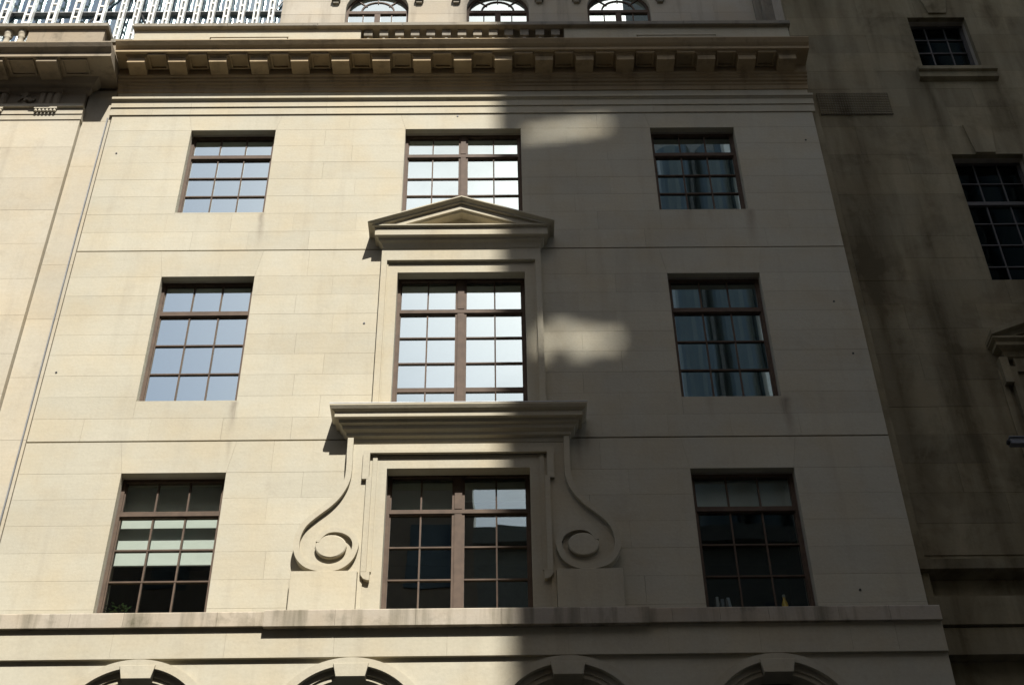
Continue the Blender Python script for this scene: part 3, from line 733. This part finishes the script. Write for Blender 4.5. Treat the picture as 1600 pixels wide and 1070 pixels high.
# ================================================================== glass tower behind the left neighbour
T = empty('glass_tower', (-16, 25, 0), 'glass tower with white ladder-like fins rising behind the balustrade parapet', 'tower')
MB().box(-31, -3, 25.6, 40, 0, 66).build('core', M_TBODY, T)
zr = [50 + 2.6*i for i in range(7)]; k = 0
xs_t = [-28.0 + 1.12*i for i in range(10)] + [-16.9 + .70*i for i in range(17)]
for i in range(len(xs_t)-1):
    x, xn = xs_t[i], xs_t[i+1]
    for j in range(6):
        t, u = random.gauss(0, .012), random.gauss(0, .012)
        V = [(x+.12, 25.2, zr[j]+.03), (xn-.12, 25.2+t, zr[j]+.03), (xn-.12, 25.2+t+u, zr[j+1]-.03), (x+.12, 25.2+u, zr[j+1]-.03)]
        V += [(a, b+.02, c_) for a, b, c_ in V]
        make('pane', V, [(0,1,2,3),(7,6,5,4),(0,4,5,1),(1,5,6,2),(2,6,7,3),(3,7,4,0)], M_TGLASS, T)
    f = MB(); wv, bw = (.225, .11) if i < 10 else (.135, .075)
    f.tube([(x-wv+bw/2, 24.85, 44), (x-wv+bw/2, 24.85, 66)], bw*.55, 10) if i < 10 else f.box(x-wv, x-wv+bw, 24.75, 24.95, 44, 66)
    f.box(x+wv-bw, x+wv, 24.72, 24.95, 44, 66)
    z = 44.3 + (i % 3)*.2
    while z < 65.5: f.box(x-wv+bw*.8, x+wv-bw, 24.80, 24.90, z, z+.10); z += .62
    f.build('fin', M_WHITE, T)
for j in range(7): MB().box(-28, -4, 25.0, 25.3, zr[j]-.03, zr[j]+.03).build('floor_band', M_LEAD, T)
for (p, q) in (((-26, 51), (-22, 58)), ((-22, 50), (-17, 60)), ((-17, 60), (-13, 50)), ((-13, 50), (-9, 60)), ((-26, 60), (-22, 50))):
    MB().tube([(p[0], 25.1, p[1]), (q[0], 25.1, q[1])], .05, 6).build('brace', M_IRON, T)

# ================================================================== across the street (seen mirrored in the panes, and casting the shade)
def opposite(x0, x1, h, mat, label, storeys, y=-18.3, pitch=2.4):
    o = empty('opposite_building', ((x0+x1)/2, y-4, 0), label, 'building')
    MB().box(x0, x1, y-9, y, 0, h).build('wall', mat, o)
    MB().moulding([(0, h-.9), (.25, h-.7), (.4, h-.5), (.4, h-.3), (0, h-.2)], x0, x1, back=-.002, y=0).build('cornice', mat, o) if False else None
    MB().box(x0+.02, x1-.02, y, y+.35, h-.75, h-.4).build('cornice', mat, o)
    st = (h-2)/storeys; n = int((x1-x0)/pitch)
    for k in range(storeys):
        for i in range(n):
            x = x0 + (x1-x0)*(i+.5)/n
            w_ = MB().box(x-.6, x+.6, y, y+.05, k*st+1.0, k*st+st-.7).build('window', M_OPW, o, cache=True)
    return o
opposite(-40, -22, 29.5, M_OPP[1], 'grey stone building across the street, beyond the brown brick block', 7)
ob = opposite(-22, -.15, 27.0, M_OPP[0], 'brown brick block across the street with a chimney stack', 7)
MB().box(-1.0, -.17, -20.2, -18.9, 27.0, 29.4).box(-1.05, -.12, -20.25, -18.85, 29.1, 29.3).build('chimney', M_OPP[0], ob)
opposite(-.15, 12, 24.4, M_OPP[2], 'dark stone building across the street, before the round-bayed tower', 6)
opposite(12, 40, 27.5, M_OPP[1], 'grey stone building across the street, past the dark stone one', 7)
TW = empty('office_tower', (20, -44, 0), 'tall office tower of rounded dark glass bays across the street', 'tower')
DB = 36.0; TX = .55 + .24*DB
MB().box(TX+3.6, 42, -DB-5.4, -DB-.6, 0, 88).build('core', M_CONC, TW)
for i in range(13):
    cx = TX+4.6+2.3*i; m = MB(); n = 14; V = []; Fc = []
    for k in range(n+1):
        a = math.pi*k/n
        V += [(cx-1.02*math.cos(a), -DB-.6+1.02*math.sin(a), 0), (cx-1.02*math.cos(a), -DB-.6+1.02*math.sin(a), 88)]
    for k in range(n): Fc.append((2*k, 2*k+1, 2*k+3, 2*k+2))
    Fc.append(tuple(2*k+1 for k in range(n+1))); Fc.append(tuple(2*k for k in range(n, -1, -1)))
    make('glass_bay', V, Fc, M_BAY, TW, smooth=False)
for cx in (TX+1.0, TX+3.05):
    V = []; Fc = []; n = 14
    for k in range(n+1):
        a = math.pi*k/n; V += [(cx-.92*math.cos(a), -DB+.06+.92*math.sin(a), 0), (cx-.92*math.cos(a), -DB+.06+.92*math.sin(a), 60)]
    for k in range(n): Fc.append((2*k, 2*k+1, 2*k+3, 2*k+2))
    Fc.append(tuple(2*k+1 for k in range(n+1))); Fc.append(tuple(2*k for k in range(n, -1, -1)))
    make('glass_bay', V, Fc, M_BAY, TW, smooth=False)
MB().box(TX+4.12, TX+4.42, -DB-.6, -DB+1.0, 0, 88).build('fin', M_WHITE, TW)
# added screen at the unseen tower's edge, slotted to put sun patches on the facade
def on_screen(X, z, d=DB-.05): return X+.24*d, z+1.30*d
bh = []
for (Xa, Xb, za, zb) in ((1.02, 1.35, 19.70, 19.90), (1.35, 1.75, 19.74, 19.99), (1.75, 2.15, 19.81, 20.08), (2.15, 2.45, 19.90, 20.10), (1.08, 1.32, 14.98, 15.30), (1.32, 1.62, 15.24, 15.52), (1.62, 1.92, 15.02, 15.42), (1.92, 2.32, 15.12, 15.36)):
    p = on_screen(Xa, za); q = on_screen(Xb, zb); bh.append((p[0], q[0], p[1], q[1]))
core('added_slot_screen', M_CONC, TW, TX, TX+3.8, 0, 88, bh, -DB-.05, -DB-.01)

# ================================================================== small things
CAMR = empty('security_camera', (7.6, RY, 13.19), 'small dark security camera on a bracket on the soot-streaked wall', 'camera')
MB().box(7.47, 7.70, RY-.40, RY-.30, 13.11, 13.20).box(7.46, 7.71, RY-.42, RY-.29, 13.20, 13.215).build('housing', M_PLAST, CAMR)
MB().tube([(7.46, RY-.35, 13.155), (7.435, RY-.35, 13.155)], .036, 12).build('lens', M_IRON, CAMR)
MB().tube([(7.66, RY-.35, 13.14), (7.74, RY-.25, 13.10), (7.80, RY-.1, 13.12), (7.82, RY+.01, 13.15)], .018).build('bracket', M_IRON, CAMR)
MB().box(7.76, 7.88, RY-.02, RY+.01, 13.07, 13.22).build('wall_plate', M_PLAST, CAMR)
# interior sills
for s, k in ((-1, 1), (1, 1)):
    x0, x1 = (-a_, -b_) if s < 0 else (b_, a_)
    MB().box(x0-.1, x1+.1, .215, .50, 10.60, 10.72).build('inner_sill', M_SILL, wins[s, 1])
PT = empty('potted_plant', (-4.30, .34, 10.72), 'small leafy potted plant inside the window with the half-drawn blind', 'plant')
MB().lathe(-4.30, .34, [(.06, 10.72), (.085, 10.86), (.09, 10.87), (.075, 10.87)], 14).build('pot', M_POT, PT)
for i in range(46):
    a = random.uniform(0, 6.28); el = random.uniform(-.1, 1.4); r = random.uniform(.04, .17)
    p = Vector((-4.30 + r*math.cos(a)*math.cos(el)*1.1, .33 + r*math.sin(a)*math.cos(el)*.6, 10.90 + r*math.sin(el)*.9))
    d = Vector((math.cos(a), math.sin(a)*.6, random.uniform(-.2, .8))).normalized()*random.uniform(.035, .06); sd = d.cross(Vector((.2, .3, 1))).normalized()*.014
    make('leaf', [tuple(p), tuple(p+d*.5+sd), tuple(p+d), tuple(p+d*.5-sd), tuple(p+d*.5+Vector((0, 0, .004)))], [(0,1,4),(1,2,4),(2,3,4),(3,0,4)], M_LEAF, PT)
for (x, wd_, h, tl, col, lab) in ((3.30, .035, .30, .0, (.28, .285, .285), 'upright pale grey book on the sill behind dark panes, nearest the jamb'), (3.365, .04, .27, .0, (.12, .14, .17), 'upright dark blue book on the sill behind dark panes'),
                                  (3.42, .03, .27, .0, (.10, .09, .09), 'upright black book on the sill behind dark panes'), (3.48, .035, .29, -.14, (.28, .32, .36), 'leaning pale blue book at the end of the window-sill row')):
    mt = plain('book_cover', col, .7)
    b_o = empty('book', (x, .35, 10.72), lab, 'book', 'books on the window sill')
    c_, s_ = math.cos(tl), math.sin(tl)
    def bx(x0, x1, y0, y1, z0, z1):
        mm = MB().box(x0, x1, y0, y1, z0, z1); mm.v = [(x + p[0]*c_ + p[2]*s_, .35+p[1], 10.72 - p[0]*s_*0 + p[2]*c_) for p in mm.v]; return mm
    cv = bx(-wd_/2, -wd_/2+.004, -.09, .09, 0, h); k2 = bx(wd_/2-.004, wd_/2, -.09, .09, 0, h); k3 = bx(-wd_/2+.004, wd_/2-.004, -.09, -.086, 0, h)
    cv.add(k2.v, k2.f); cv.add(k3.v, k3.f); cv.build('cover', mt, b_o)
    bx(-wd_/2+.004, wd_/2-.004, -.086, .08, .004, h-.005).build('pages', M_BLIND, b_o)
FG = empty('bottle', (4.17, .34, 10.72), 'small yellow bottle with a pale cap on the sill behind dark panes', 'bottle')
MB().lathe(4.17, .34, [(.038, 10.72), (.046, 10.74), (.040, 10.95), (.018, 11.01), (.016, 11.05)], 14).build('body', plain('amber_yellow', (.75, .48, .05), .3), FG, smooth=True)
MB().lathe(4.17, .34, [(.020, 11.045), (.020, 11.08), (.014, 11.085)], 12).build('cap', M_BLIND, FG)
